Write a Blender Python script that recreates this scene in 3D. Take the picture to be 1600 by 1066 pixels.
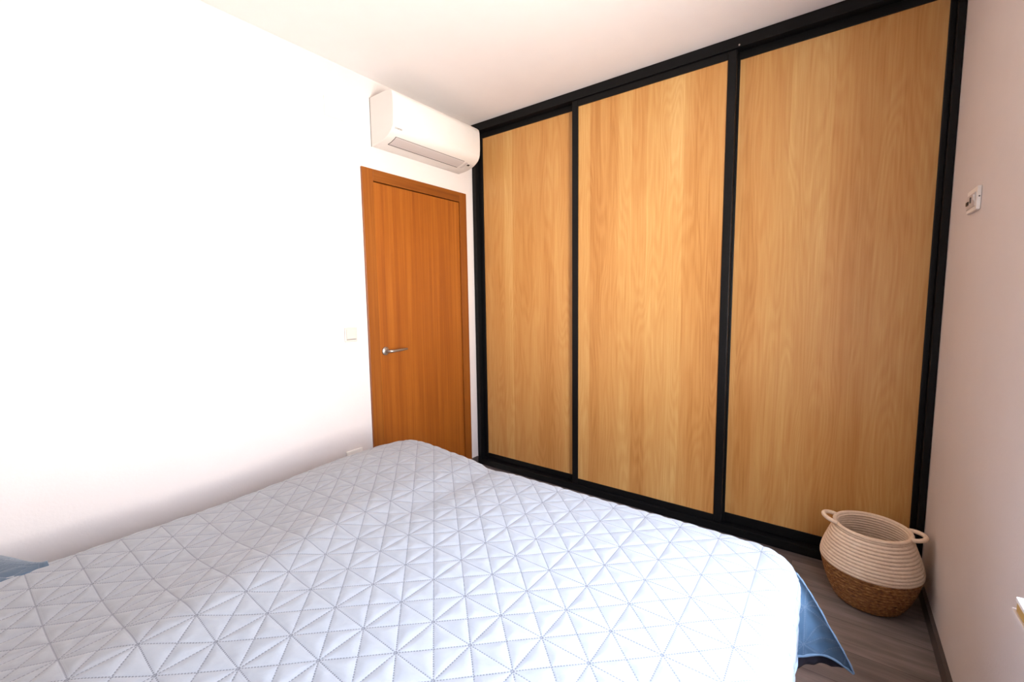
import bpy, bmesh, math, random
from mathutils import Vector, Matrix, noise

for o in list(bpy.data.objects):
    bpy.data.objects.remove(o, do_unlink=True)
S = bpy.context.scene
COL = S.collection
PI = math.pi

# ------------------------------------------------------------------ camera
W, H = 2.606, 2.60            # room width (x) and height; wardrobe front is y = 0, room runs to y < 0
BACK = -3.40
yaw, pitch, roll = math.radians(-36.782), math.radians(-5.552), math.radians(-0.791)
fw = Vector((math.sin(yaw)*math.cos(pitch), math.cos(yaw)*math.cos(pitch), math.sin(pitch)))
rt = Vector((math.cos(yaw), -math.sin(yaw), 0))
up = rt.cross(fw)
r2 = rt*math.cos(roll) + up*math.sin(roll)
u2 = -rt*math.sin(roll) + up*math.cos(roll)
cam = bpy.data.objects.new('camera', bpy.data.cameras.new('camera'))
COL.objects.link(cam)
M = Matrix((r2, u2, -fw)).transposed().to_4x4()
M.translation = Vector((2.249, -2.528, 1.309))
cam.matrix_world = M
cam.data.sensor_width = 36.0
cam.data.lens = 36.0*677.65/1600.0
cam.data.clip_start = 0.02
S.camera = cam

# ------------------------------------------------------------------ colour management
vs = S.view_settings
vs.view_transform = 'Standard'
vs.look = 'None'
vs.gamma = 1.0
vs.use_curve_mapping = False
vs.exposure = 2.72

# ------------------------------------------------------------------ world: bright hazy day
WY0, WY1, WZ0, WZ1 = -2.20, -1.22, 0.674, 2.00      # window opening in the right wall
world = bpy.data.worlds.new('daylight')
S.world = world
world.use_nodes = True
nt = world.node_tree
nt.nodes.clear()
out = nt.nodes.new('ShaderNodeOutputWorld')
bg = nt.nodes.new('ShaderNodeBackground')
tc = nt.nodes.new('ShaderNodeTexCoord')
sx = nt.nodes.new('ShaderNodeSeparateXYZ')
mr = nt.nodes.new('ShaderNodeMapRange')
mr.inputs['From Min'].default_value = -1
mr.inputs['From Max'].default_value = 1
rp = nt.nodes.new('ShaderNodeValToRGB')
cr = rp.color_ramp
cr.elements[0].position = 0.0;  cr.elements[0].color = (0.75, 0.72, 0.66, 1)
cr.elements[1].position = 1.0;  cr.elements[1].color = (0.35, 0.5, 0.75, 1)
for p, c in ((0.40, (1.40, 1.33, 1.21)), (0.50, (1.45, 1.40, 1.30)), (0.545, (1.35, 1.32, 1.27)), (0.62, (0.72, 0.76, 0.86)),
             (0.765, (0.66, 0.74, 0.86)), (0.805, (1.8, 2.2, 2.7)), (0.84, (0.85, 1.1, 1.45)), (0.90, (0.35, 0.5, 0.75))):
    e = cr.elements.new(p); e.color = (*c, 1)
nt.links.new(tc.outputs['Generated'], sx.inputs[0])
nt.links.new(sx.outputs['Z'], mr.inputs['Value'])
nt.links.new(mr.outputs[0], rp.inputs[0])
nt.links.new(rp.outputs[0], bg.inputs['Color'])
bg.inputs['Strength'].default_value = 6.0
nt.links.new(bg.outputs[0], out.inputs[0])

def area(name, loc, rot, sx_, sy_, power, col, portal=False):
    l = bpy.data.lights.new(name, 'AREA')
    l.shape = 'RECTANGLE'; l.size = sx_; l.size_y = sy_; l.energy = power; l.color = col
    o = bpy.data.objects.new(name, l); COL.objects.link(o)
    o.location = loc; o.rotation_euler = rot
    if portal: l.cycles.is_portal = True
    return o
area('window_portal', (W+0.24, (WY0+WY1)/2, (WZ0+WZ1)/2), (0, PI/2, 0), WZ1-WZ0, WY1-WY0, 1, (1, 1, 1), True)

# ------------------------------------------------------------------ helpers
def obj(name, bm, mat=None, parent=None, smooth=False, bevel=0.0, seg=2):
    me = bpy.data.meshes.new(name)
    bm.normal_update()
    bm.to_mesh(me); bm.free()
    o = bpy.data.objects.new(name, me)
    COL.objects.link(o)
    if mat: me.materials.append(mat)
    if smooth:
        for p in me.polygons: p.use_smooth = True
    if bevel:
        b = o.modifiers.new('bevel', 'BEVEL')
        b.width = bevel; b.segments = seg; b.limit_method = 'ANGLE'; b.angle_limit = math.radians(40)
    if parent: o.parent = parent
    return o
def empty(name, loc=(0, 0, 0)):
    o = bpy.data.objects.new(name, None); COL.objects.link(o)
    o.empty_display_size = 0.05
    return o            # geometry is written in world metres, so thing-origins stay at the world origin
def tag(o, label, cat, group=None, kind=None):
    o['label'] = label; o['category'] = cat
    if group: o['group'] = group
    if kind: o['kind'] = kind
    return o
def box(bm, x0, x1, y0, y1, z0, z1):
    v = [bm.verts.new((x, y, z)) for z in (z0, z1) for y in (y0, y1) for x in (x0, x1)]
    for f in ((0, 2, 3, 1), (4, 5, 7, 6), (0, 1, 5, 4), (2, 6, 7, 3), (0, 4, 6, 2), (1, 3, 7, 5)):
        bm.faces.new([v[i] for i in f])
    return bm
def B(*a):
    bm = bmesh.new()
    for q in a: box(bm, *q)
    return bm
def tube(bm, pts, rad, seg=10, closed=False):
    n = len(pts); rings = []
    P = [Vector(p) for p in pts]
    rr = rad if isinstance(rad, (list, tuple)) else [rad]*n
    ref = None
    for i in range(n):
        a = P[(i-1) % n] if (closed or i > 0) else P[i]
        b = P[(i+1) % n] if (closed or i < n-1) else P[i]
        t = (b-a).normalized()
        if ref is None:
            ref = t.orthogonal().normalized()
        ref = (ref - t*ref.dot(t)).normalized()
        bi = t.cross(ref)
        rings.append([bm.verts.new(P[i] + (ref*math.cos(2*PI*k/seg) + bi*math.sin(2*PI*k/seg))*rr[i]) for k in range(seg)])
    m = n if closed else n-1
    for i in range(m):
        A, C = rings[i], rings[(i+1) % n]
        for k in range(seg):
            bm.faces.new((A[k], A[(k+1) % seg], C[(k+1) % seg], C[k]))
    if not closed:
        bm.faces.new(rings[0][::-1]); bm.faces.new(rings[-1])
    return bm
def lathe(bm, prof, c, seg=64, cap0=False, cap1=False):
    rings = []
    for r, z in prof:
        rings.append([bm.verts.new((c[0]+r*math.cos(2*PI*k/seg), c[1]+r*math.sin(2*PI*k/seg), z)) for k in range(seg)])
    for A, C in zip(rings, rings[1:]):
        for k in range(seg):
            bm.faces.new((A[k], A[(k+1) % seg], C[(k+1) % seg], C[k]))
    if cap0: bm.faces.new(rings[0][::-1])
    if cap1: bm.faces.new(rings[-1])
    return bm
def extrude_y(bm, prof, y0, y1):
    a = [bm.verts.new((x, y0, z)) for x, z in prof]
    b = [bm.verts.new((x, y1, z)) for x, z in prof]
    n = len(prof)
    for i in range(n):
        bm.faces.new((a[i], a[(i+1) % n], b[(i+1) % n], b[i]))
    bm.faces.new(a[::-1]); bm.faces.new(b)
    bmesh.ops.recalc_face_normals(bm, faces=bm.faces)
    return bm

# ------------------------------------------------------------------ materials
class NT:
    def __init__(s, name):
        s.m = bpy.data.materials.new(name); s.m.use_nodes = True
        s.t = s.m.node_tree
        s.b = s.t.nodes['Principled BSDF']
    def n(s, typ, **kw):
        x = s.t.nodes.new(typ)
        for k, v in kw.items():
            if hasattr(x, k): setattr(x, k, v)
            else: x.inputs[k].default_value = v
        return x
    def l(s, a, b): s.t.links.new(a, b)
    def val(s, a, inp):
        if isinstance(a, (int, float)): inp.default_value = a
        else: s.l(a, inp)
    def math(s, op, a, b=0.0, c=0.0):
        x = s.t.nodes.new('ShaderNodeMath'); x.operation = op
        s.val(a, x.inputs[0]); s.val(b, x.inputs[1]); s.val(c, x.inputs[2])
        return x.outputs[0]
    def coord(s, which='Object', scale=(1, 1, 1), rot=(0, 0, 0), loc=(0, 0, 0)):
        t = s.n('ShaderNodeTexCoord'); mp = s.n('ShaderNodeMapping')
        mp.inputs['Scale'].default_value = scale; mp.inputs['Rotation'].default_value = rot
        mp.inputs['Location'].default_value = loc
        s.l(t.outputs[which], mp.inputs[0]); return mp.outputs[0]
    def noise(s, vec, scale, detail=3, rough=0.5, dist=0.0):
        x = s.n('ShaderNodeTexNoise')
        x.inputs['Scale'].default_value = scale; x.inputs['Detail'].default_value = detail
        x.inputs['Roughness'].default_value = rough; x.inputs['Distortion'].default_value = dist
        s.l(vec, x.inputs['Vector']); return x.outputs['Fac']
    def ramp(s, fac, stops):
        r = s.n('ShaderNodeValToRGB')
        e = r.color_ramp.elements
        e[0].position, e[0].color = stops[0][0], (*stops[0][1], 1)
        e[1].position, e[1].color = stops[-1][0], (*stops[-1][1], 1)
        for p, c in stops[1:-1]:
            k = e.new(p); k.color = (*c, 1)
        s.l(fac, r.inputs[0]); return r.outputs[0]
    def mix(s, fac, a, b, mode='MIX'):
        x = s.n('ShaderNodeMix', data_type='RGBA', blend_type=mode)
        s.val(fac, x.inputs['Factor'])
        for v, i in ((a, 6), (b, 7)):
            if isinstance(v, tuple): x.inputs[i].default_value = (*v, 1)
            else: s.l(v, x.inputs[i])
        return x.outputs[2]
    def bump(s, h, strength=0.2, dist=0.01):
        x = s.n('ShaderNodeBump'); x.inputs['Strength'].default_value = strength
        x.inputs['Distance'].default_value = dist
        s.l(h, x.inputs['Height']); s.l(x.outputs[0], s.b.inputs['Normal']); return x
    def col(s, c):
        if isinstance(c, tuple): s.b.inputs['Base Color'].default_value = (*c, 1)
        else: s.l(c, s.b.inputs['Base Color'])
    def rough(s, r): s.val(r, s.b.inputs['Roughness'])

def plain(name, c, rough=0.5, metal=0.0, var=0.04, bump=0.0, bscale=60):
    k = NT(name)
    v = k.coord()
    f = k.noise(v, 9.0, 3)
    k.col(k.ramp(f, ((0.3, tuple(x*(1-var) for x in c)), (0.7, tuple(min(1, x*(1+var)) for x in c)))))
    k.rough(rough); k.b.inputs['Metallic'].default_value = metal
    if bump: k.bump(k.noise(v, bscale, 4), bump, 0.004)
    return k.m

m_wall = plain('wall_paint', (0.69, 0.63, 0.61), 0.75, 0, 0.01, 0.12, 90)
m_tan = plain('tan_bounce_wall', (0.22, 0.14, 0.105), 0.8, 0, 0.02)  # tan invented for the unseen back wall to dim and warm the bounce
m_ceil = plain('ceiling_paint', (0.80, 0.76, 0.75), 0.8, 0, 0.01, 0.06, 90)
m_black = plain('black_metal', (0.004, 0.004, 0.0045), 0.45, 0, 0.1)
m_black.node_tree.nodes['Principled BSDF'].inputs['Specular IOR Level'].default_value = 0.2
m_white = plain('white_plastic', (0.72, 0.68, 0.65), 0.30, 0, 0.01)
m_flap = plain('grey_white_plastic', (0.55, 0.50, 0.49), 0.35, 0, 0.01)
m_plate = plain('switch_plastic', (0.83, 0.79, 0.75), 0.35, 0, 0.01)
m_switch = plain('ivory_switch_plastic', (0.60, 0.52, 0.48), 0.4, 0, 0.01)
m_dark = plain('dark_plastic', (0.012, 0.010, 0.010), 0.4)
m_gap = plain('dark_gap', (0.05, 0.035, 0.03), 0.6)
m_logo = plain('grey_print', (0.13, 0.12, 0.11), 0.5)
m_steel = plain('brushed_steel', (0.42, 0.37, 0.33), 0.42, 0.9, 0.05)
m_sill = plain('white_sill_paint', (0.84, 0.84, 0.84), 0.35, 0, 0.01)
m_trimframe = plain('white_frame', (0.82, 0.82, 0.82), 0.35, 0, 0.01)
m_skirt = plain('dark_skirting', (0.075, 0.058, 0.052), 0.5, 0, 0.15)
m_mattress = plain('mattress_ticking', (0.70, 0.70, 0.72), 0.85, 0, 0.04, 0.2, 200)
m_binding_dark = plain('dark_blue_binding', (0.10, 0.145, 0.205), 0.6)  # darker blue edging for the hanging corner
m_fold_shade = plain('fold_shade_purple', (0.020, 0.014, 0.024), 0.8, 0, 0.15)  # shade inside the hanging fold, put into the cloth colour
m_bedbase = plain('bed_base_fabric', (0.05, 0.045, 0.06), 0.9, 0, 0.1, 0.3, 300)
m_concrete = plain('cavity_board', (0.35, 0.30, 0.26), 0.8)

def oak(name, seed, scale=1.0):
    """honey coloured oak decor: vertical staves, fine pores and cathedral arches"""
    k = NT(name)
    v = k.coord('Object', (1, 1, 1), loc=(seed*3.1, 0, seed*7.7))
    sp = k.n('ShaderNodeSeparateXYZ'); k.l(v, sp.inputs[0])
    # stave tone: stretched voronoi cells -> boards with soft tone steps
    vx = k.coord('Object', (8.5, 1, 0.28), loc=(seed*1.7, 0, seed*2.3))
    wob = k.noise(k.coord('Object', (3, 1, 0.6), loc=(seed, 0, 0)), 1.0, 2)
    vo = k.n('ShaderNodeTexVoronoi', feature='F1', voronoi_dimensions='1D'); vo.inputs['Scale'].default_value = 11.0
    vo.inputs['Randomness'].default_value = 1.0
    k.l(k.math('MULTIPLY_ADD', wob, 0.035, sp.outputs['X']), vo.inputs['W'])
    sc = k.n('ShaderNodeSeparateColor'); k.l(vo.outputs['Color'], sc.inputs[0])
    broad = k.noise(k.coord('Object', (7, 1, 0.45), loc=(seed, 0, seed)), 1.0, 3, 0.55, 0.3)
    # cathedral rings
    warp = k.noise(k.coord('Object', (5.5, 1, 0.55), loc=(seed*2, 0, 0)), 1.0, 2, 0.5, 0.2)
    ring = k.math('SINE', k.math('MULTIPLY', warp, 150.0))
    ring = k.math('MULTIPLY_ADD', ring, 0.5, 0.5)
    fine = k.noise(k.coord('Object', (120, 1, 2.6), loc=(seed, 0, 0)), 1.0, 4, 0.65, 0.15)
    pores = k.noise(k.coord('Object', (260, 1, 9), loc=(seed, 0, 0)), 1.0, 2, 0.6)
    tone = k.math('ADD', k.math('MULTIPLY', sc.outputs[0], 0.20), k.math('MULTIPLY', broad, 0.50))
    tone = k.math('ADD', tone, k.math('MULTIPLY', ring, 0.068))
    tone = k.math('ADD', tone, k.math('MULTIPLY', fine, 0.40))
    base = k.ramp(tone, ((0.36, (0.42, 0.175, 0.042)), (0.52, (0.53, 0.250, 0.072)), (0.66, (0.59, 0.318, 0.104)),
                         (0.82, (0.67, 0.405, 0.155))))
    dark = k.math('MULTIPLY', k.math('GREATER_THAN', pores, 0.66), 0.14)
    k.col(k.mix(dark, base, (0.26, 0.13, 0.05)))
    k.rough(0.42)
    k.b.inputs['Specular IOR Level'].default_value = 0.4
    k.bump(fine, 0.10, 0.002)
    return k.m
m_oak = [oak('oak_decor_%s' % c, s) for c, s in (('a', 1.0), ('b', 2.7), ('c', 5.3))]

def veneer(name, horiz=False, mul=1.0):
    k = NT(name)
    sc = (1, 2.2, 60) if horiz else (1, 60, 1.1)
    sc2 = (1, 1.5, 17) if horiz else (1, 17, 0.35)
    f = k.noise(k.coord('Object', sc), 1.0, 4, 0.6)
    g = k.noise(k.coord('Object', sc2), 1.0, 2, 0.5)
    t = k.math('ADD', k.math('MULTIPLY', f, 0.55), k.math('MULTIPLY', g, 0.45))
    c = [(0.205, 0.048, 0.004), (0.275, 0.074, 0.006), (0.36, 0.112, 0.012)]
    c = [tuple(x*mul for x in q) for q in c]
    k.col(k.ramp(t, ((0.32, c[0]), (0.5, c[1]), (0.70, c[2]))))
    k.rough(0.40); k.bump(f, 0.06, 0.002)
    return k.m
m_door = veneer('door_veneer')
m_arch = veneer('architrave_veneer', False, 0.82)
m_archh = veneer('architrave_head_veneer', True, 0.72)

def floor_mat():
    k = NT('grey_plank_floor')
    v = k.coord('Object')
    br = k.n('ShaderNodeTexBrick')
    br.offset = 0.37; br.inputs['Scale'].default_value = 1.0
    br.inputs['Brick Width'].default_value = 1.22; br.inputs['Row Height'].default_value = 0.18
    br.inputs['Mortar Size'].default_value = 0.0012; br.inputs['Mortar Smooth'].default_value = 0.2
    br.inputs['Color1'].default_value = (0.115, 0.094, 0.090, 1); br.inputs['Color2'].default_value = (0.225, 0.19, 0.18, 1)
    br.inputs['Mortar'].default_value = (0.06, 0.05, 0.048, 1)
    mp = k.coord('Object', loc=(0.31, 0.075, 0)); k.l(mp, br.inputs['Vector'])
    g = k.noise(k.coord('Object', (2.2, 22, 1)), 1.0, 5, 0.62, 0.6)
    g2 = k.noise(k.coord('Object', (1.6, 7, 1)), 1.0, 3, 0.6, 0.8)
    t = k.ramp(k.math('ADD', k.math('MULTIPLY', g, 0.6), k.math('MULTIPLY', g2, 0.4)),
               ((0.34, (0.52, 0.50, 0.50)), (0.52, (0.95, 0.94, 0.93)), (0.68, (1.5, 1.45, 1.42))))
    k.col(k.mix(1.0, br.outputs['Color'], t, 'MULTIPLY'))
    k.rough(0.5); k.bump(k.math('SUBTRACT', g, k.math('MULTIPLY', br.outputs['Fac'], 1.0)), 0.12, 0.003)
    return k.m
m_floor = floor_mat()

QX, QY, Q0X, Q0Y = 0.1135, 0.1065, 1.541, -1.897
def quilt_mat(name, c0, c1, thread):
    k = NT(name)
    tcn = k.n('ShaderNodeTexCoord')
    sp = k.n('ShaderNodeSeparateXYZ'); k.l(tcn.outputs['UV'], sp.inputs[0])
    s = k.math('DIVIDE', k.math('SUBTRACT', sp.outputs['X'], Q0X), QX)
    t = k.math('DIVIDE', k.math('SUBTRACT', sp.outputs['Y'], Q0Y), QY)
    def near(q):      # distance to nearest integer
        return k.math('ABSOLUTE', k.math('SUBTRACT', q, k.math('ROUND', q)))
    p = (QX+QY)/2
    a, b = k.math('ADD', s, t), k.math('SUBTRACT', s, t)
    ds = [k.math('MULTIPLY', near(s), QX), k.math('MULTIPLY', near(t), QY),
          k.math('MULTIPLY', near(a), p/math.sqrt(2)), k.math('MULTIPLY', near(b), p/math.sqrt(2))]
    d = k.math('MINIMUM', k.math('MINIMUM', ds[0], ds[1]), k.math('MINIMUM', ds[2], ds[3]))
    # stitches: every seam carries its own dashes
    dash = []
    for dd, al, ln in ((ds[0], t, QY), (ds[1], s, QX), (ds[2], b, p*0.7071), (ds[3], a, p*0.7071)):
        on = k.math('LESS_THAN', dd, 0.0014)
        ph = k.math('FRACT', k.math('MULTIPLY', al, round(ln/0.0062)))
        dash.append(k.math('MULTIPLY', on, k.math('LESS_THAN', ph, 0.66)))
    st = k.math('MAXIMUM', k.math('MAXIMUM', dash[0], dash[1]), k.math('MAXIMUM', dash[2], dash[3]))
    groove = k.math('MINIMUM', k.math('DIVIDE', d, 0.004), 1.0)
    ob = k.coord('UV')
    soft = k.noise(ob, 26.0, 4, 0.6, 0.5)
    c = k.ramp(soft, ((0.3, c0), (0.7, c1)))
    c = k.mix(k.math('MULTIPLY', st, 0.85), c, thread)
    k.col(c)
    k.rough(0.62)
    k.b.inputs['Sheen Weight'].default_value = 0.25
    k.b.inputs['Sheen Roughness'].default_value = 0.4
    h = k.math('ADD', k.math('MULTIPLY', groove, 0.55), k.math('MULTIPLY', soft, 0.55))
    h = k.math('SUBTRACT', h, k.math('MULTIPLY', st, 0.25))
    k.bump(h, 0.35, 0.003)
    return k.m
m_quilt = quilt_mat('quilted_coverlet', (0.272, 0.286, 0.318), (0.302, 0.317, 0.349), (0.10, 0.105, 0.13))
m_quilt_dark = quilt_mat('coverlet_dark_blue', (0.040, 0.078, 0.130), (0.052, 0.095, 0.150), (0.10, 0.13, 0.18))  # darker blue quilt; on the left edge patch it stands in for shade
m_binding = plain('coverlet_binding', (0.42, 0.50, 0.62), 0.6)

def rope_mat(name, c0, c1, fu, bump=0.5):
    k = NT(name)
    v = k.coord('Object')
    n1 = k.noise(v, fu, 4, 0.65)
    n2 = k.noise(k.coord('Object', (1, 1, 3)), fu*2.6, 2, 0.6)
    k.col(k.ramp(k.math('MULTIPLY_ADD', n2, 0.4, k.math('MULTIPLY', n1, 0.6)), ((0.36, c0), (0.64, c1))))
    k.rough(0.85); k.bump(n2, bump, 0.004)
    return k.m
m_rope = rope_mat('cotton_rope', (0.78, 0.60, 0.45), (0.88, 0.72, 0.57), 40)
def grass_mat():
    k = NT('woven_seagrass')
    tcn = k.coord('UV')
    w = k.n('ShaderNodeTexNoise'); w.inputs['Scale'].default_value = 1.0; w.inputs['Detail'].default_value = 3
    k.l(k.coord('UV', (70, 150, 1)), w.inputs['Vector'])
    w2 = k.noise(k.coord('UV', (26, 210, 1), rot=(0, 0, 0.25)), 1.0, 3, 0.6)
    t = k.math('ADD', k.math('MULTIPLY', w.outputs['Fac'], 0.5), k.math('MULTIPLY', w2, 0.5))
    k.col(k.ramp(t, ((0.36, (0.09, 0.030, 0.008)), (0.48, (0.27, 0.11, 0.032)), (0.58, (0.40, 0.19, 0.060)), (0.66, (0.62, 0.38, 0.17)))))
    k.rough(0.65); k.bump(t, 0.8, 0.006)
    return k.m
m_grass = grass_mat()
def glass_mat():
    k = NT('window_glass')
    t = k.t
    tr = t.nodes.new('ShaderNodeBsdfTransparent'); gl = t.nodes.new('ShaderNodeBsdfGlossy'); gl.inputs['Roughness'].default_value = 0.02
    mx = t.nodes.new('ShaderNodeMixShader'); mx.inputs[0].default_value = 0.06
    t.links.new(tr.outputs[0], mx.inputs[1]); t.links.new(gl.outputs[0], mx.inputs[2])
    t.links.new(mx.outputs[0], t.nodes['Material Output'].inputs[0])
    return k.m
m_glass = glass_mat()
m_sillwood = plain('ochre_sill_edge', (0.55, 0.34, 0.10), 0.45, 0, 0.15)

# ------------------------------------------------------------------ room shell
WARD = 0.66
def struct(name, bm, mat, label, cat):
    return tag(obj(name, bm, mat), label, cat, kind='structure')
struct('floor', B((-0.02, W+0.02, BACK-0.02, WARD+0.02, -0.10, 0.0)), m_floor, 'dark grey-brown plank floor of the bedroom', 'floor')
struct('ceiling', B((-0.2, W+0.25, BACK-0.15, WARD+0.15, H, H+0.12)), m_ceil, 'white painted ceiling above bed and wardrobe', 'ceiling')
DY0, DY1, DZ = -0.9654, -0.080, 2.086      # outer edges of the door architrave
struct('wall_left', B((-0.18, 0, BACK, DY0+0.02, 0, H), (-0.18, 0, DY1-0.02, WARD, 0, H), (-0.18, 0, DY0+0.02, DY1-0.02, DZ-0.02, H)),
       m_wall, 'bright white wall with the brown door and air conditioner', 'wall')
struct('wall_right', B((W, W+0.25, BACK, WY0, 0, H), (W, W+0.25, WY1, WARD, 0, H),
                       (W, W+0.25, WY0, WY1, 0, WZ0), (W, W+0.25, WY0, WY1, WZ1, H)),
       m_wall, 'white wall in shade on the right beside the wicker basket', 'wall')
struct('wall_back', B((-0.18, W+0.25, BACK-0.15, BACK, 0, H)), m_tan, 'plain wall behind the head of the bed', 'wall')
struct('wall_front', B((-0.18, W+0.25, WARD, WARD+0.15, 0, H)), m_concrete, 'wall hidden behind the wardrobe', 'wall')
struct('baseboard_right', B((W-0.012, W, BACK+0.01, -0.004, 0, 0.062)), m_skirt, 'low dark skirting board along the right wall', 'baseboard')
struct('baseboard_left', B((0, 0.010, BACK+0.01, DY0-0.002, 0, 0.062), (0, 0.010, DY1+0.002, -0.004, 0, 0.062)), m_skirt,
       'low dark skirting board along the left wall beside the door', 'baseboard')

# window in the right wall, just outside the frame; only the end of its sill is seen
win = tag(empty('window_1'), 'window in the right wall with a white sill ending at the photo edge', 'window', kind='structure')
fx0, fx1 = W+0.15, W+0.21
t_ = 0.045
obj('window_frame', B((fx0, fx1, WY0, WY0+t_, WZ0, WZ1), (fx0, fx1, WY1-t_, WY1, WZ0, WZ1),
                      (fx0, fx1, WY0+t_, WY1-t_, WZ0, WZ0+t_), (fx0, fx1, WY0+t_, WY1-t_, WZ1-t_, WZ1),
                      (fx0, fx1, (WY0+WY1)/2-0.03, (WY0+WY1)/2+0.03, WZ0+t_, WZ1-t_)), m_trimframe, win, bevel=0.004)
for ya, yb in ((WY0+t_, (WY0+WY1)/2-0.03), ((WY0+WY1)/2+0.03, WY1-t_)):
    obj('window_pane', B((W+0.178, W+0.182, ya, yb, WZ0+t_, WZ1-t_)), m_glass, win)
obj('window_sill', B((2.577, W+0.15, WY0-0.02, WY1-0.006, WZ0-0.006, WZ0+0.004)), m_sill, win, bevel=0.002)
se = obj('sill_edge', B((2.579, W-0.001, WY0-0.02, WY1-0.009, WZ0-0.026, WZ0-0.0062)), m_sillwood, win)
se['label'] = 'ochre wooden edge under the white sill board'
obj('sill_trim', B((2.575, W-0.001, WY0-0.02, WY1+0.005, WZ0-0.038, WZ0-0.0265)), m_wall, win, bevel=0.002)

# ------------------------------------------------------------------ bedroom door in the left wall
door = tag(empty('door_1'), 'closed orange-brown wood veneer door under the air conditioner', 'door', kind='structure')
LY0, LY1, LZ = -0.889, -0.150, 2.018
arl = obj('architrave', B((-0.12, 0.013, DY0, LY0, 0, DZ)), m_arch, door, bevel=0.002)
obj('architrave', B((-0.12, 0.013, LY1, DY1, 0, DZ)), m_arch, door, bevel=0.002)
obj('architrave', B((-0.12, 0.0125, LY0+0.0005, LY1-0.0005, LZ, DZ)), m_archh, door, bevel=0.002)
leaf = obj('door_leaf', B((-0.040, 0.004, LY0+0.004, LY1-0.003, 0.008, LZ-0.005)), m_door, door, bevel=0.0015)
obj('door_stop', B((-0.118, -0.0405, LY0+0.0006, LY0+0.02, 0.001, LZ), (-0.118, -0.0405, LY1-0.02, LY1-0.0006, 0.001, LZ), (-0.118, -0.0405, LY0+0.02, LY1-0.02, LZ-0.022, LZ-0.0004)), m_arch, door)  # hidden strips added to keep daylight from leaking round the leaf
bm = bmesh.new()
hy, hz = -0.848, 0.996
lathe(bm, [(0.0, 0.0), (0.025, 0.0), (0.026, 0.006), (0.024, 0.009), (0.0, 0.0095)], (0, 0), 32)
bmesh.ops.rotate(bm, verts=bm.verts, cent=(0, 0, 0), matrix=Matrix.Rotation(PI/2, 3, 'Y'))
bmesh.ops.translate(bm, verts=bm.verts, vec=(0.004, hy, hz))
tube(bm, [(0.010, hy, hz), (0.035, hy, hz), (0.047, hy+0.004, hz), (0.054, hy+0.016, hz), (0.055, hy+0.04, hz+0.0005),
          (0.054, hy+0.09, hz+0.002), (0.053, hy+0.135, hz+0.003)], [0.009, 0.009, 0.0095, 0.009, 0.0085, 0.008, 0.0065], 12)
hd = obj('door_handle', bm, m_steel, leaf, smooth=True)
hd['label'] = 'brushed steel lever handle on a round rose'

# ------------------------------------------------------------------ air conditioner
ac = tag(empty('air_conditioner'), 'white split air conditioner mounted high on the left wall above the door', 'air conditioner')
AY0, AY1 = -0.882, -0.142
body = [(0.001, 2.216), (0.075, 2.2215), (0.120, 2.231), (0.150, 2.2425), (0.172, 2.255), (0.190, 2.270), (0.203, 2.288), (0.2085, 2.308),
        (0.211, 2.34), (0.212, 2.40), (0.210, 2.455), (0.204, 2.476), (0.190, 2.488), (0.170, 2.492), (0.001, 2.492)]
bo = obj('body', extrude_y(bmesh.new(), body, AY0, AY1), m_white, ac, smooth=False, bevel=0.003, seg=2)
for p in bo.data.polygons: p.use_smooth = abs(p.normal.y) < 0.5
def on_prof(x):
    for (xa, za), (xb, zb) in zip(body, body[1:]):
        if xa <= x <= xb: return za + (zb-za)*(x-xa)/(xb-xa)
LX0, LX1, LA, LB = 0.094, 0.161, -0.829, -0.256
def strip(bm, x0, x1, y0, y1, off, n=8):
    """thin slab following the underside profile between x0 and x1, raised by off below it"""
    pr = []
    for i in range(n+1):
        x = x0 + (x1-x0)*i/n
        e = 1e-3
        s = (on_prof(x+e)-on_prof(x-e))/(2*e); nl = math.hypot(s, 1)
        pr.append((x + s/nl*off, on_prof(x) - off/nl))
    back = [(x, z+off+0.004) for x, z in pr[::-1]]
    return extrude_y(bm, pr + back, y0, y1)
obj('outlet_gap', strip(bmesh.new(), LX0-0.004, LX1+0.0025, LA-0.003, LB+0.003, 0.0012), m_gap, ac)
obj('outlet_gap', strip(bmesh.new(), LX0-0.0055, LX0+0.0015, LA-0.003, LB+0.003, 0.0022), m_dark, ac)
fl = obj('air_flap', strip(bmesh.new(), LX0+0.001, LX1, LA, LB, 0.003), m_flap, ac)
fl['label'] = 'grey-white closed air outlet flap'
obj('sensor_window', strip(bmesh.new(), 0.138, 0.150, -0.205, -0.185, 0.0016), m_dark, ac)
obj('indicator_panel', strip(bmesh.new(), 0.095, 0.160, -0.232, -0.212, 0.0008), m_flap, ac)
obj('side_seam', B((0.0005, 0.004, AY0-0.0012, AY0+0.002, 2.216, 2.492)), m_logo, ac)
# maker's mark on the lower front
cu = bpy.data.curves.new('maker_mark', 'FONT'); cu.body = 'DAIKIN'; cu.size = 0.0155; cu.extrude = 0.0003
tx = bpy.data.objects.new('maker_mark_tmp', cu); COL.objects.link(tx)
dg = bpy.context.evaluated_depsgraph_get()
me = bpy.data.meshes.new_from_object(tx.evaluated_get(dg))
bpy.data.objects.remove(tx)
mk = bpy.data.objects.new('maker_mark', me); COL.objects.link(mk)
me.materials.clear(); me.materials.append(m_logo)
nrm = Vector((0.018, 0, -0.013)).normalized()           # outward normal of the facet the mark sits on
ax = Vector((0, 1, 0)); ay = nrm.cross(ax)
mm = Matrix((ax, ay, nrm)).transposed().to_4x4(); mm.translation = Vector((0.1975, -0.866, 2.279)) + nrm*0.0009
mk.matrix_world = mm
mk.parent = ac

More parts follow.
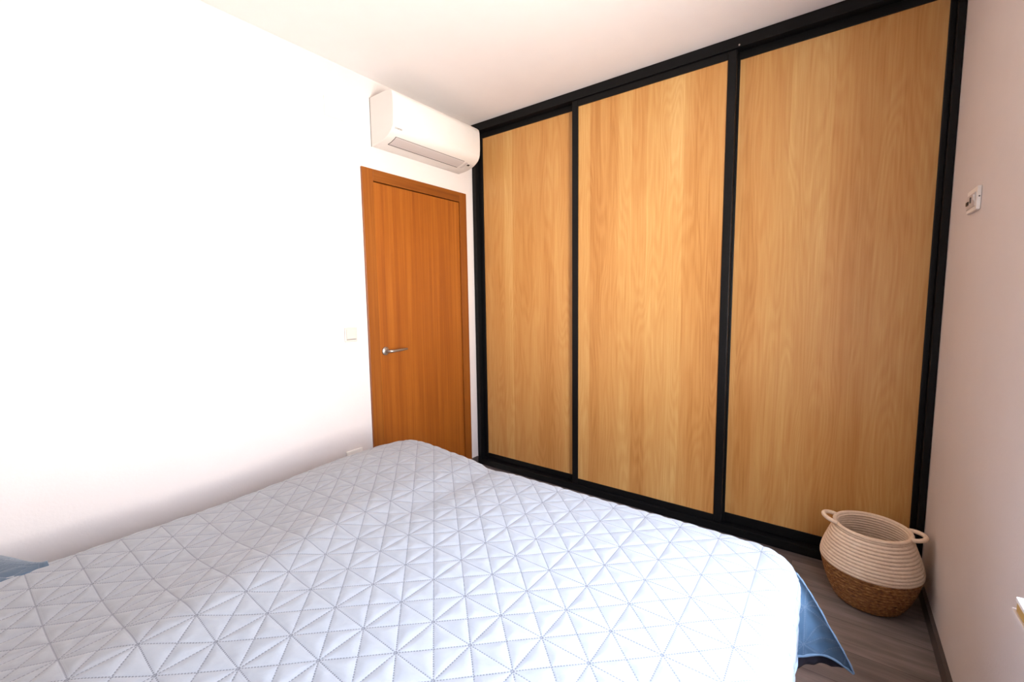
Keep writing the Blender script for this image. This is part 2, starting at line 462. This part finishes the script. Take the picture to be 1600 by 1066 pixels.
# ------------------------------------------------------------------ small wall fittings on the left wall
def plate(y0, y1, z0, z1, d=0.010):
    return B((0.0005, d, y0, y1, z0, z1))
sw = tag(empty('light_switch'), 'square white rocker light switch on the wall left of the door', 'light switch')
obj('frame', plate(-1.121, -1.041, 1.074, 1.156, 0.008), m_switch, sw, bevel=0.003)
obj('rocker', B((0.008, 0.0125, -1.112, -1.050, 1.090, 1.148)), m_switch, sw, bevel=0.002)
obj('rocker_gap', B((0.008, 0.0095, -1.111, -1.051, 1.0865, 1.0895)), m_logo, sw)
so = tag(empty('wall_socket'), 'white wall socket low on the left wall, peeping over the bed edge', 'socket')
obj('frame', plate(-1.150, -1.045, 0.345, 0.437, 0.014), m_plate, so, bevel=0.004)
bm = bmesh.new(); lathe(bm, [(0.0, 0), (0.020, 0), (0.022, 0.002), (0.0, 0.002)], (0, 0), 24)
bmesh.ops.rotate(bm, verts=bm.verts, cent=(0, 0, 0), matrix=Matrix.Rotation(PI/2, 3, 'Y'))
bmesh.ops.translate(bm, verts=bm.verts, vec=(0.0135, -1.098, 0.390))
obj('socket_well', bm, m_flap, so)
cp = tag(empty('junction_box_cover'), 'flat white junction box cover high on the left wall beside the air conditioner', 'wall cover')
obj('lid', plate(-1.172, -1.055, 2.305, 2.405, 0.004), m_wall, cp, bevel=0.0015)

# ------------------------------------------------------------------ control box on the right wall
cb = tag(empty('wall_control_plate'), 'small raised white control plate with a dark button on the right wall', 'wall control')
CY0, CY1, CZ0, CZ1 = -0.480, -0.345, 1.577, 1.652
obj('backplate', B((W-0.011, W-0.0005, CY0, CY1, CZ0, CZ1)), m_plate, cb, bevel=0.002)
obj('module', B((W-0.0135, W-0.011, CY0+0.014, CY1-0.010, CZ0+0.013, CZ1-0.017)), m_flap, cb, bevel=0.001)
bt = obj('button', B((W-0.0165, W-0.0135, CY1-0.040, CY1-0.014, CZ0+0.027, CZ0+0.039)), m_dark, cb, bevel=0.001)
bt['label'] = 'small dark brown push button'
for yy, zz in ((CY0+0.020, CZ1-0.034), (CY0+0.062, CZ1-0.036)):
    obj('lever', B((W-0.0165, W-0.0135, yy, yy+0.007, zz-0.010, zz+0.009)), m_logo if yy > CY0+0.03 else m_plate, cb)
bm = bmesh.new(); lathe(bm, [(0, 0), (0.0022, 0), (0.0022, 0.0008), (0, 0.0008)], (0, 0), 12)
bmesh.ops.rotate(bm, verts=bm.verts, cent=(0, 0, 0), matrix=Matrix.Rotation(PI/2, 3, 'X'))
bmesh.ops.translate(bm, verts=bm.verts, vec=(W-0.0055, CY0, 1.618))
obj('screw', bm, m_gap, cb)

# ------------------------------------------------------------------ sliding wardrobe
wd = tag(empty('sliding_wardrobe'), 'wall-to-wall sliding wardrobe with three oak doors in black metal frames', 'wardrobe')
obj('top_track', B((0.002, W-0.002, 0.0, 0.10, 2.545, H-0.001)), m_black, wd, bevel=0.002)
obj('bottom_track', B((0.002, W-0.002, 0.0, 0.10, 0.001, 0.046)), m_black, wd, bevel=0.002)
obj('side_post', B((0.002, 0.034, 0.004, 0.10, 0.046, 2.545)), m_black, wd, bevel=0.001)
obj('side_post', B((W-0.024, W-0.002, 0.004, 0.10, 0.046, 2.545)), m_black, wd, bevel=0.001)
obj('carcass', B((0.002, 0.02, 0.101, 0.65, 0.001, H-0.001), (W-0.02, W-0.002, 0.101, 0.65, 0.001, H-0.001),
                 (0.02, W-0.02, 0.635, 0.65, 0.001, H-0.001)), m_concrete, wd)
ZB, ZT = 0.048, 2.543
def sliding(x0, x1, y0, mat, sl, sr, railb, railt):
    """one door: oak panel, two vertical stiles, two rails"""
    p = obj('sliding_door', B((x0+sl-0.004, x1-sr+0.004, y0+0.010, y0+0.020, ZB+0.01, ZT-0.01)), mat, wd)
    obj('stile', B((x0, x0+sl, y0, y0+0.030, ZB, ZT)), m_black, p, bevel=0.003)
    obj('stile', B((x1-sr, x1, y0, y0+0.030, ZB, ZT)), m_black, p, bevel=0.003)
    obj('rail', B((x0+sl, x1-sr, y0+0.003, y0+0.027, ZB, railb)), m_black, p, bevel=0.001)
    obj('rail', B((x0+sl, x1-sr, y0+0.003, y0+0.027, railt, ZT)), m_black, p, bevel=0.001)
    return p
sliding(0.034, 0.884, 0.045, m_oak[0], 0.036, 0.034, 0.085, 2.505)
sliding(0.851, 1.789, 0.008, m_oak[1], 0.041, 0.041, 0.085, 2.505)
sliding(1.765, W-0.024, 0.045, m_oak[2], 0.034, 0.020, 0.098, 2.505)
bm = bmesh.new(); lathe(bm, [(0, 0), (0.004, 0), (0.004, 0.002), (0, 0.002)], (0, 0), 16)
bmesh.ops.rotate(bm, verts=bm.verts, cent=(0, 0, 0), matrix=Matrix.Rotation(PI/2, 3, 'X'))
bmesh.ops.translate(bm, verts=bm.verts, vec=(1.800, -0.0001, 2.554))
obj('screw', bm, m_steel, wd)

# ------------------------------------------------------------------ bed and coverlet
XL, XR, YF, YB, R = 0.345, 2.205, -1.070, -3.10, 0.062      # outer faces of the draped coverlet
def sstep(a, b, x):
    t = min(1, max(0, (x-a)/(b-a))); return t*t*(3-2*t)
def ztop(x, y):
    z = 0.572
    far = sstep(-1.95, -1.30, y)                        # towards the wardrobe the left half swells up
    z += 0.036*math.exp(-((x-0.60)/0.28)**2)*sstep(-2.0, -1.25, y)
    xr = 0.86 + 0.16*sstep(-1.6, -2.45, y)              # ridge down the middle of the bed
    z -= 0.034*(1-sstep(xr-0.30, xr+0.05, x))*(1-far*0.85)
    z += 0.012*math.exp(-((x-xr-0.07)/0.09)**2)*(1-far*0.7)
    z -= 0.012*math.exp(-((x-1.06)/0.07)**2)*far
    z -= 0.030*(1-sstep(XL, XL+0.24, x))*far
    z += 0.004*noise.noise(Vector((x*3.1, y*3.1, 0.3)))
    return z
def bend(s):
    if s <= 0: return 0.0, 0.0
    if s < R*PI/2: return R*math.sin(s/R), R*(1-math.cos(s/R))
    return R, R + (s - R*PI/2)
OVR, OVF, OVL = 0.315, 0.185, 0.30
def place(u, v):
    """cloth coordinate -> world point. u,v equal x,y on the mattress top, then run down the drapes"""
    a = u-(XR-R); al = (XL+R)-u; b = v-(YF-R)
    cx = min(max(u, XL+R), XR-R); cy = min(v, YF-R)
    ax = max(a, 0) if a > 0 else max(al, 0)
    by = max(b, 0)
    zt = ztop(cx, cy)
    sgn = 1 if u > (XL+XR)/2 else -1
    RC = 0.115 if sgn > 0 else 0.150                      # the mattress corners are round in plan
    ac = (u-(XR-RC)) if sgn > 0 else (XL+RC)-u
    bc = v-(YF-RC)
    if ac > 0 and bc > 0:
        r = math.hypot(ac, bc) - (RC-R); th = math.atan2(bc, ac)
        if r <= 0: return Vector((u, v, zt))
        ax, by = ac, bc
        cx, cy = ((XR-RC) if sgn > 0 else (XL+RC)) , YF-RC
        cx += sgn*math.cos(th)*(RC-R); cy += math.sin(th)*(RC-R)
        zt = ztop(cx, cy)
    else:
        r = max(ax, by); th = 0.0 if ax > 0 else PI/2
        if r <= 0: return Vector((u, v, zt))
        if ax > 0: by = 0
        else: ax = 0
    if ax > 0 and by > 0 and sgn > 0:                     # keep the folded-in corner above the side hem
        lim = min((OVR+RC-R)/max(1e-6, math.cos(th)), (OVF+RC-R)/max(1e-6, math.sin(th))) - (RC-R)
        r *= min(1.0, OVR/lim)
    o, dn = bend(r)
    hang = max(0, r - R*PI/2)
    dx, dy = math.cos(th)*sgn, math.sin(th)
    fl = 0.0
    if sgn > 0:
        # the sheet hugs the corner; its excess is folded into the hanging flap below
        if by > 0:
            fl = 0.04*math.exp(-((th-0.55)/0.25)**2)
    else:
        if by > 0: fl = 0.25*math.exp(-((th-0.8)/0.3)**2)
    # ripples on the drapes
    if by <= 0: rip = 0.004*math.sin(v*17+0.7)+0.003*math.sin(v*41)
    elif ax <= 0: rip = 0.006*math.sin(u*15)+0.003*math.sin(u*37+1)
    else: rip = 0.0
    dn2 = dn - hang + hang/math.sqrt(1+fl*fl) if fl else dn
    out2 = o + (hang*fl/math.sqrt(1+fl*fl) if fl else 0) + rip*min(1, hang/0.1)
    return Vector((cx+dx*out2, cy+dy*out2, zt-dn2))
def quilt(u, v):
    s, t = (u-Q0X)/QX, (v-Q0Y)/QY
    near = lambda q: abs(q-round(q))
    p = (QX+QY)/2*0.7071
    d = min(near(s)*QX, near(t)*QY, near(s+t)*p, near(s-t)*p)
    q = min(1.0, d/0.021)
    puff = 0.0034*(1-(1-q)**2.2)
    crease = 0.0016*noise.noise(Vector((u*24, v*24, 1.7)))*q + 0.0010*noise.noise(Vector((u*60, v*60, 4.1)))*q
    return puff + crease
def make_coverlet():
    st = 0.0062
    us = []; u = XL+R-OVL
    while u < XR-R+OVR+1e-6: us.append(u); u += st
    vs_ = []; v = YB+0.02
    while v < YF-R+OVF+1e-6: vs_.append(v); v += st
    base = [[place(u, v) for u in us] for v in vs_]
    nv, nu = len(vs_), len(us)
    verts = []
    for j in range(nv):
        for i in range(nu):
            du = base[j][min(i+1, nu-1)] - base[j][max(i-1, 0)]
            dv = base[min(j+1, nv-1)][i] - base[max(j-1, 0)][i]
            n = du.cross(dv)
            n = n.normalized() if n.length > 1e-12 else Vector((0, 0, 1))
            verts.append(base[j][i] + n*quilt(us[i], vs_[j]))
    faces = [(j*nu+i, j*nu+i+1, (j+1)*nu+i+1, (j+1)*nu+i) for j in range(nv-1) for i in range(nu-1)]
    me = bpy.data.meshes.new('quilted_coverlet')
    me.from_pydata(verts, [], faces)
    uv = me.uv_layers.new(name='UVMap')
    vals = []
    for f in faces:
        for k in f: vals += [us[k % nu], vs_[k // nu]]
    uv.data.foreach_set('uv', vals)
    me.polygons.foreach_set('use_smooth', [True]*len(me.polygons))
    me.materials.append(m_quilt)
    o = bpy.data.objects.new('quilted_coverlet', me); COL.objects.link(o)
    so_ = o.modifiers.new('thickness', 'SOLIDIFY'); so_.thickness = 0.006; so_.offset = -1
    # stitched binding along the hem
    hem = [base[j][0] for j in range(0, nv, 3)] + [base[nv-1][i] for i in range(0, nu, 3)] + [base[j][nu-1] for j in range(nv-1, -1, -3)]
    b = obj('binding', tube(bmesh.new(), [h + Vector((0, 0, 0.003)) for h in hem], 0.0052, 8), m_binding, o, smooth=True)
    return o
cov = tag(make_coverlet(), 'pale blue-grey quilted coverlet spread over the bed and hanging down its sides', 'coverlet')

def patch(name, rows, uv0, mat):
    """quilted piece of cloth through a grid of points, as a child of the coverlet"""
    nj, ni = len(rows), len(rows[0])
    U = [[(0.0, 0.0)]*ni for _ in range(nj)]
    for j in range(nj):
        for i in range(ni):
            du = (rows[j][i]-rows[j][i-1]).length + U[j][i-1][0] if i else 0.0
            dv = (rows[j][i]-rows[j-1][i]).length + U[j-1][i][1] if j else 0.0
            U[j][i] = (du, dv)
    verts = []
    for j in range(nj):
        for i in range(ni):
            a = rows[j][min(i+1, ni-1)]-rows[j][max(i-1, 0)]; b = rows[min(j+1, nj-1)][i]-rows[max(j-1, 0)][i]
            n = a.cross(b); n = n.normalized() if n.length > 1e-12 else Vector((0, 0, 1))
            verts.append(rows[j][i] + n*quilt(uv0[0]+U[j][i][0], uv0[1]+U[j][i][1]))
    faces = [(j*ni+i, j*ni+i+1, (j+1)*ni+i+1, (j+1)*ni+i) for j in range(nj-1) for i in range(ni-1)]
    me = bpy.data.meshes.new(name); me.from_pydata(verts, [], faces)
    uv = me.uv_layers.new(name='UVMap'); vals = []
    for f in faces:
        for k in f: vals += [uv0[0]+U[k//ni][k % ni][0], uv0[1]+U[k//ni][k % ni][1]]
    uv.data.foreach_set('uv', vals); me.polygons.foreach_set('use_smooth', [True]*len(me.polygons))
    me.materials.append(mat)
    o = bpy.data.objects.new(name, me); COL.objects.link(o); o.parent = cov
    q = o.modifiers.new('thickness', 'SOLIDIFY'); q.thickness = 0.005; q.offset = 0
    return o
def spline(pts, t):
    """piecewise Catmull-Rom through 2-D points, t in 0..1"""
    n = len(pts)-1; k = min(int(t*n), n-1); f = t*n-k
    P = [pts[min(max(k+d, 0), n)] for d in (-1, 0, 1, 2)]
    return tuple(0.5*(2*P[1][c] + (P[2][c]-P[0][c])*f + (2*P[0][c]-5*P[1][c]+4*P[2][c]-P[3][c])*f*f
                      + (-P[0][c]+3*P[1][c]-3*P[2][c]+P[3][c])*f**3) for c in (0, 1))
edge = [(0.056, 0.545), (0.078, 0.513), (0.102, 0.474), (0.124, 0.434), (0.145, 0.394), (0.170, 0.350), (0.190, 0.312), (0.206, 0.277)]
rows = []
for j in range(49):
    s_, z_ = spline(edge, j/48)
    zin = 0.545 + (0.296-0.545)*j/48
    row = []
    for i in range(37):
        f = i/36
        q = 0.050 + (s_-0.050)*f
        z = zin + (z_-zin)*f**1.5 + 0.006*math.sin(f*PI)*j/48
        bow = 0.026*math.sin(f*PI)*(j/48) - 0.010*math.sin(f*2*PI)*(j/48)
        row.append(Vector((2.143+0.93*q-0.37*bow, -1.18+0.37*q+0.93*bow, z)))
    rows.append(row)
fp = patch('hanging_corner', rows, (0.03, 0.02), m_quilt_dark)  # quilted flap at the foot corner in the darker blue
fp['label'] = 'darker blue hanging corner of the coverlet'
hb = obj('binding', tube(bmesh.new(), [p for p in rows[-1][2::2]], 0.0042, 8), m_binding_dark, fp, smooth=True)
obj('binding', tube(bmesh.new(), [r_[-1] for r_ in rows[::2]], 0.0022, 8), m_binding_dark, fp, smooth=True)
tip_edge = [r_[-1].copy() for r_ in rows]
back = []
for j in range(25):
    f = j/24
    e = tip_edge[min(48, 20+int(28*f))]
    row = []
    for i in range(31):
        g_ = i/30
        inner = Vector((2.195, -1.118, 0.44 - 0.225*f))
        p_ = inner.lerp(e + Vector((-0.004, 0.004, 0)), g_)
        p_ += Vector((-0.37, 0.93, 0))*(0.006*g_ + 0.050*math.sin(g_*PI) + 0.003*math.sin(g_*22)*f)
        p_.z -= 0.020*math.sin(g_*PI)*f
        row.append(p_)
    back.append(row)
ln = patch('fold_back', back, (0.5, 0.5), m_fold_shade)  # rear layer of the fold, shade painted in as dark purple
ln['label'] = 'back of the hanging fold, its shade painted dark purple'

rows = []
for j in range(41):
    y = -2.380 - 0.46*j/40
    wd_ = 0.05 + 0.25*sstep(-2.37, -2.49, y)
    row = []
    for i in range(31):
        f = i/30
        x = 0.412 - wd_*f
        row.append(Vector((x, y, 0.535 - 0.018*f + 0.012*math.sin(f*PI) + 0.004*math.sin(y*40+f*3)*f)))
    rows.append(row)
tp = patch('shade_painted_edge', rows, (0.0, 0.0), m_quilt_dark)  # cloth past the left bed edge, its shade painted in as darker blue
tp['label'] = 'coverlet spreading past the bed edge, its shade painted darker blue'

bed = tag(empty('double_bed'), 'double bed hidden under the quilted coverlet, standing before the wardrobe', 'bed')
def mattress():
    bm = bmesh.new()
    nx, ny = 40, 44
    x0, x1, y0, y1 = XL+0.030, XR-0.022, YB+0.05, YF-0.024
    g = [[bm.verts.new((x0+(x1-x0)*i/nx, y0+(y1-y0)*j/ny,
                        ztop(x0+(x1-x0)*i/nx, y0+(y1-y0)*j/ny) - 0.016
                        - 0.035*max(0, 1-min(i, nx-i)/1.5)**2 - 0.035*max(0, 1-min(j, ny-j)/1.5)**2)) for i in range(nx+1)] for j in range(ny+1)]
    for row in g:                                         # round the two foot corners in plan
        for v in row:
            for cx, sg in ((XR-0.115, 1), (XL+0.150, -1)):
                rc = (0.115 if sg > 0 else 0.150) - 0.024
                cy = YF - (0.115 if sg > 0 else 0.150)
                dx, dy = (v.co.x-cx)*sg, v.co.y-cy
                d = math.hypot(dx, dy)
                if dx > 0 and dy > 0 and d > rc:
                    v.co.x = cx + sg*dx*rc/d; v.co.y = cy + dy*rc/d
                    v.co.z = min(v.co.z, ztop(v.co.x, v.co.y)-0.05)
    lo = [[bm.verts.new((v.co.x, v.co.y, 0.345)) for v in r] for r in g]
    for j in range(ny):
        for i in range(nx):
            bm.faces.new((g[j][i], g[j][i+1], g[j+1][i+1], g[j+1][i]))
            bm.faces.new((lo[j][i], lo[j+1][i], lo[j+1][i+1], lo[j][i+1]))
    for j in range(ny):
        bm.faces.new((g[j][0], g[j+1][0], lo[j+1][0], lo[j][0])); bm.faces.new((g[j+1][nx], g[j][nx], lo[j][nx], lo[j+1][nx]))
    for i in range(nx):
        bm.faces.new((g[0][i+1], g[0][i], lo[0][i], lo[0][i+1])); bm.faces.new((g[ny][i], g[ny][i+1], lo[ny][i+1], lo[ny][i]))
    return bm
obj('mattress', mattress(), m_mattress, bed, smooth=True)
obj('bed_base', B((XL+0.04, XR-0.060, YB+0.05, YF-0.075, 0.16, 0.344)), m_bedbase, bed, bevel=0.012)
for lx in (XL+0.08, XR-0.13):
    for ly in (YB+0.10, YF-0.14):
        obj('leg', tube(bmesh.new(), [(lx+0.03, ly, 0.001), (lx+0.03, ly, 0.161)], [0.020, 0.028], 16), m_dark, bed)

# ------------------------------------------------------------------ rope and seagrass basket
CB = (2.413, -0.222)
bk = tag(empty('storage_basket'), 'round cream rope basket with brown seagrass base and two ear handles in the corner', 'basket')
def interp(prof, z):
    for (ra, za), (rb, zb) in zip(prof, prof[1:]):
        if za <= z <= zb:
            t = (z-za)/(zb-za); return ra+(rb-ra)*t
    return prof[-1][0]
low = [(0.112, 0.004), (0.123, 0.02), (0.142, 0.06), (0.157, 0.105), (0.167, 0.145), (0.1715, 0.168)]
upp = [(0.1730, 0.168), (0.1745, 0.182), (0.1725, 0.196), (0.169, 0.212), (0.161, 0.238), (0.151, 0.266), (0.140, 0.296), (0.129, 0.328)]
def smooth_prof(p):
    q = [Vector((a, b)) for a, b in p]
    return q
# seagrass lower half: stacked braided coils
def coil_shell(prof, z0, z1, dz, bulge, uvs=True, braid=0.0, seg=144):
    bm = bmesh.new(); lay = bm.loops.layers.uv.new('UVMap')
    n = max(2, int(round((z1-z0)/dz))); sub = 5
    rings, zs = [], []
    for c in range(n):
        for k in range(sub):
            z = z0 + (z1-z0)*(c + k/sub)/n
            b = bulge*math.sqrt(max(0, 1-(2*k/sub-1)**2))
            rings.append((interp(prof, z) - bulge + b, z, c))
    rings.append((interp(prof, z1)-bulge, z1, n-1))
    V = []
    for r, z, c in rings:
        row = []
        for k in range(seg):
            th = 2*PI*k/seg
            rr = r + (braid*math.sin(th*46 + c*2.4) if braid else 0)
            row.append(bm.verts.new((CB[0]+rr*math.cos(th), CB[1]+rr*math.sin(th), z)))
        V.append(row)
    for i in range(len(V)-1):
        for k in range(seg):
            f = bm.faces.new((V[i][k], V[i][(k+1) % seg], V[i+1][(k+1) % seg], V[i+1][k]))
            f.smooth = True
            for lp, (uu, zz) in zip(f.loops, ((k, i), (k+1, i), (k+1, i+1), (k, i+1))):
                lp[lay].uv = (uu/seg, rings[zz][1])
    return bm, V
bm, V = coil_shell(low, 0.004, 0.168, 0.0137, 0.004, braid=0.0016)
bm.faces.new(V[0][::-1])
ob = obj('lower_weave', bm, m_grass, bk)
ob['label'] = 'brown woven seagrass lower half'
bm, V = coil_shell(upp, 0.166, 0.326, 0.0133, 0.0058)
# inside wall and floor
prev = V[-1]
lay = bm.loops.layers.uv.active
for z in [0.326 - 0.00222*i for i in range(1, 141)]:
    prof = upp if z >= 0.168 else low
    r = interp(prof, max(z, 0.014)) - 0.014 + 0.0030*math.cos((z-0.166)*2*PI/0.01333)
    row = [bm.verts.new((CB[0]+r*math.cos(2*PI*k/144), CB[1]+r*math.sin(2*PI*k/144), z)) for k in range(144)]
    for k in range(144):
        f = bm.faces.new((prev[k], prev[(k+1) % 144], row[(k+1) % 144], row[k])); f.smooth = True
    prev = row
bm.faces.new(prev)
ob = obj('upper_coils', bm, m_rope, bk)
ob['label'] = 'cream cotton rope upper half, coiled in rows'
# rim rope and the two ear handles
bm = bmesh.new()
tube(bm, [(CB[0]+0.1265*math.cos(2*PI*k/96), CB[1]+0.1265*math.sin(2*PI*k/96), 0.328) for k in range(96)], 0.0078, 10, True)
obj('rim', bm, m_rope, bk, smooth=True)
def ear(ang, rise):
    pts = []
    for i in range(25):
        q = -1 + 2*i/24
        th = ang + q*0.37
        k = max(0.0, math.cos(q*PI/2))**0.62
        r = 0.128 + 0.039*k
        pts.append((CB[0]+r*math.cos(th), CB[1]+r*math.sin(th), 0.331 + rise*k))
    return tube(bmesh.new(), pts, 0.0085, 12)
obj('handle', ear(PI+0.05, 0.012), m_rope, bk, smooth=True)
obj('handle', ear(0.0-0.02, 0.004), m_rope, bk, smooth=True)
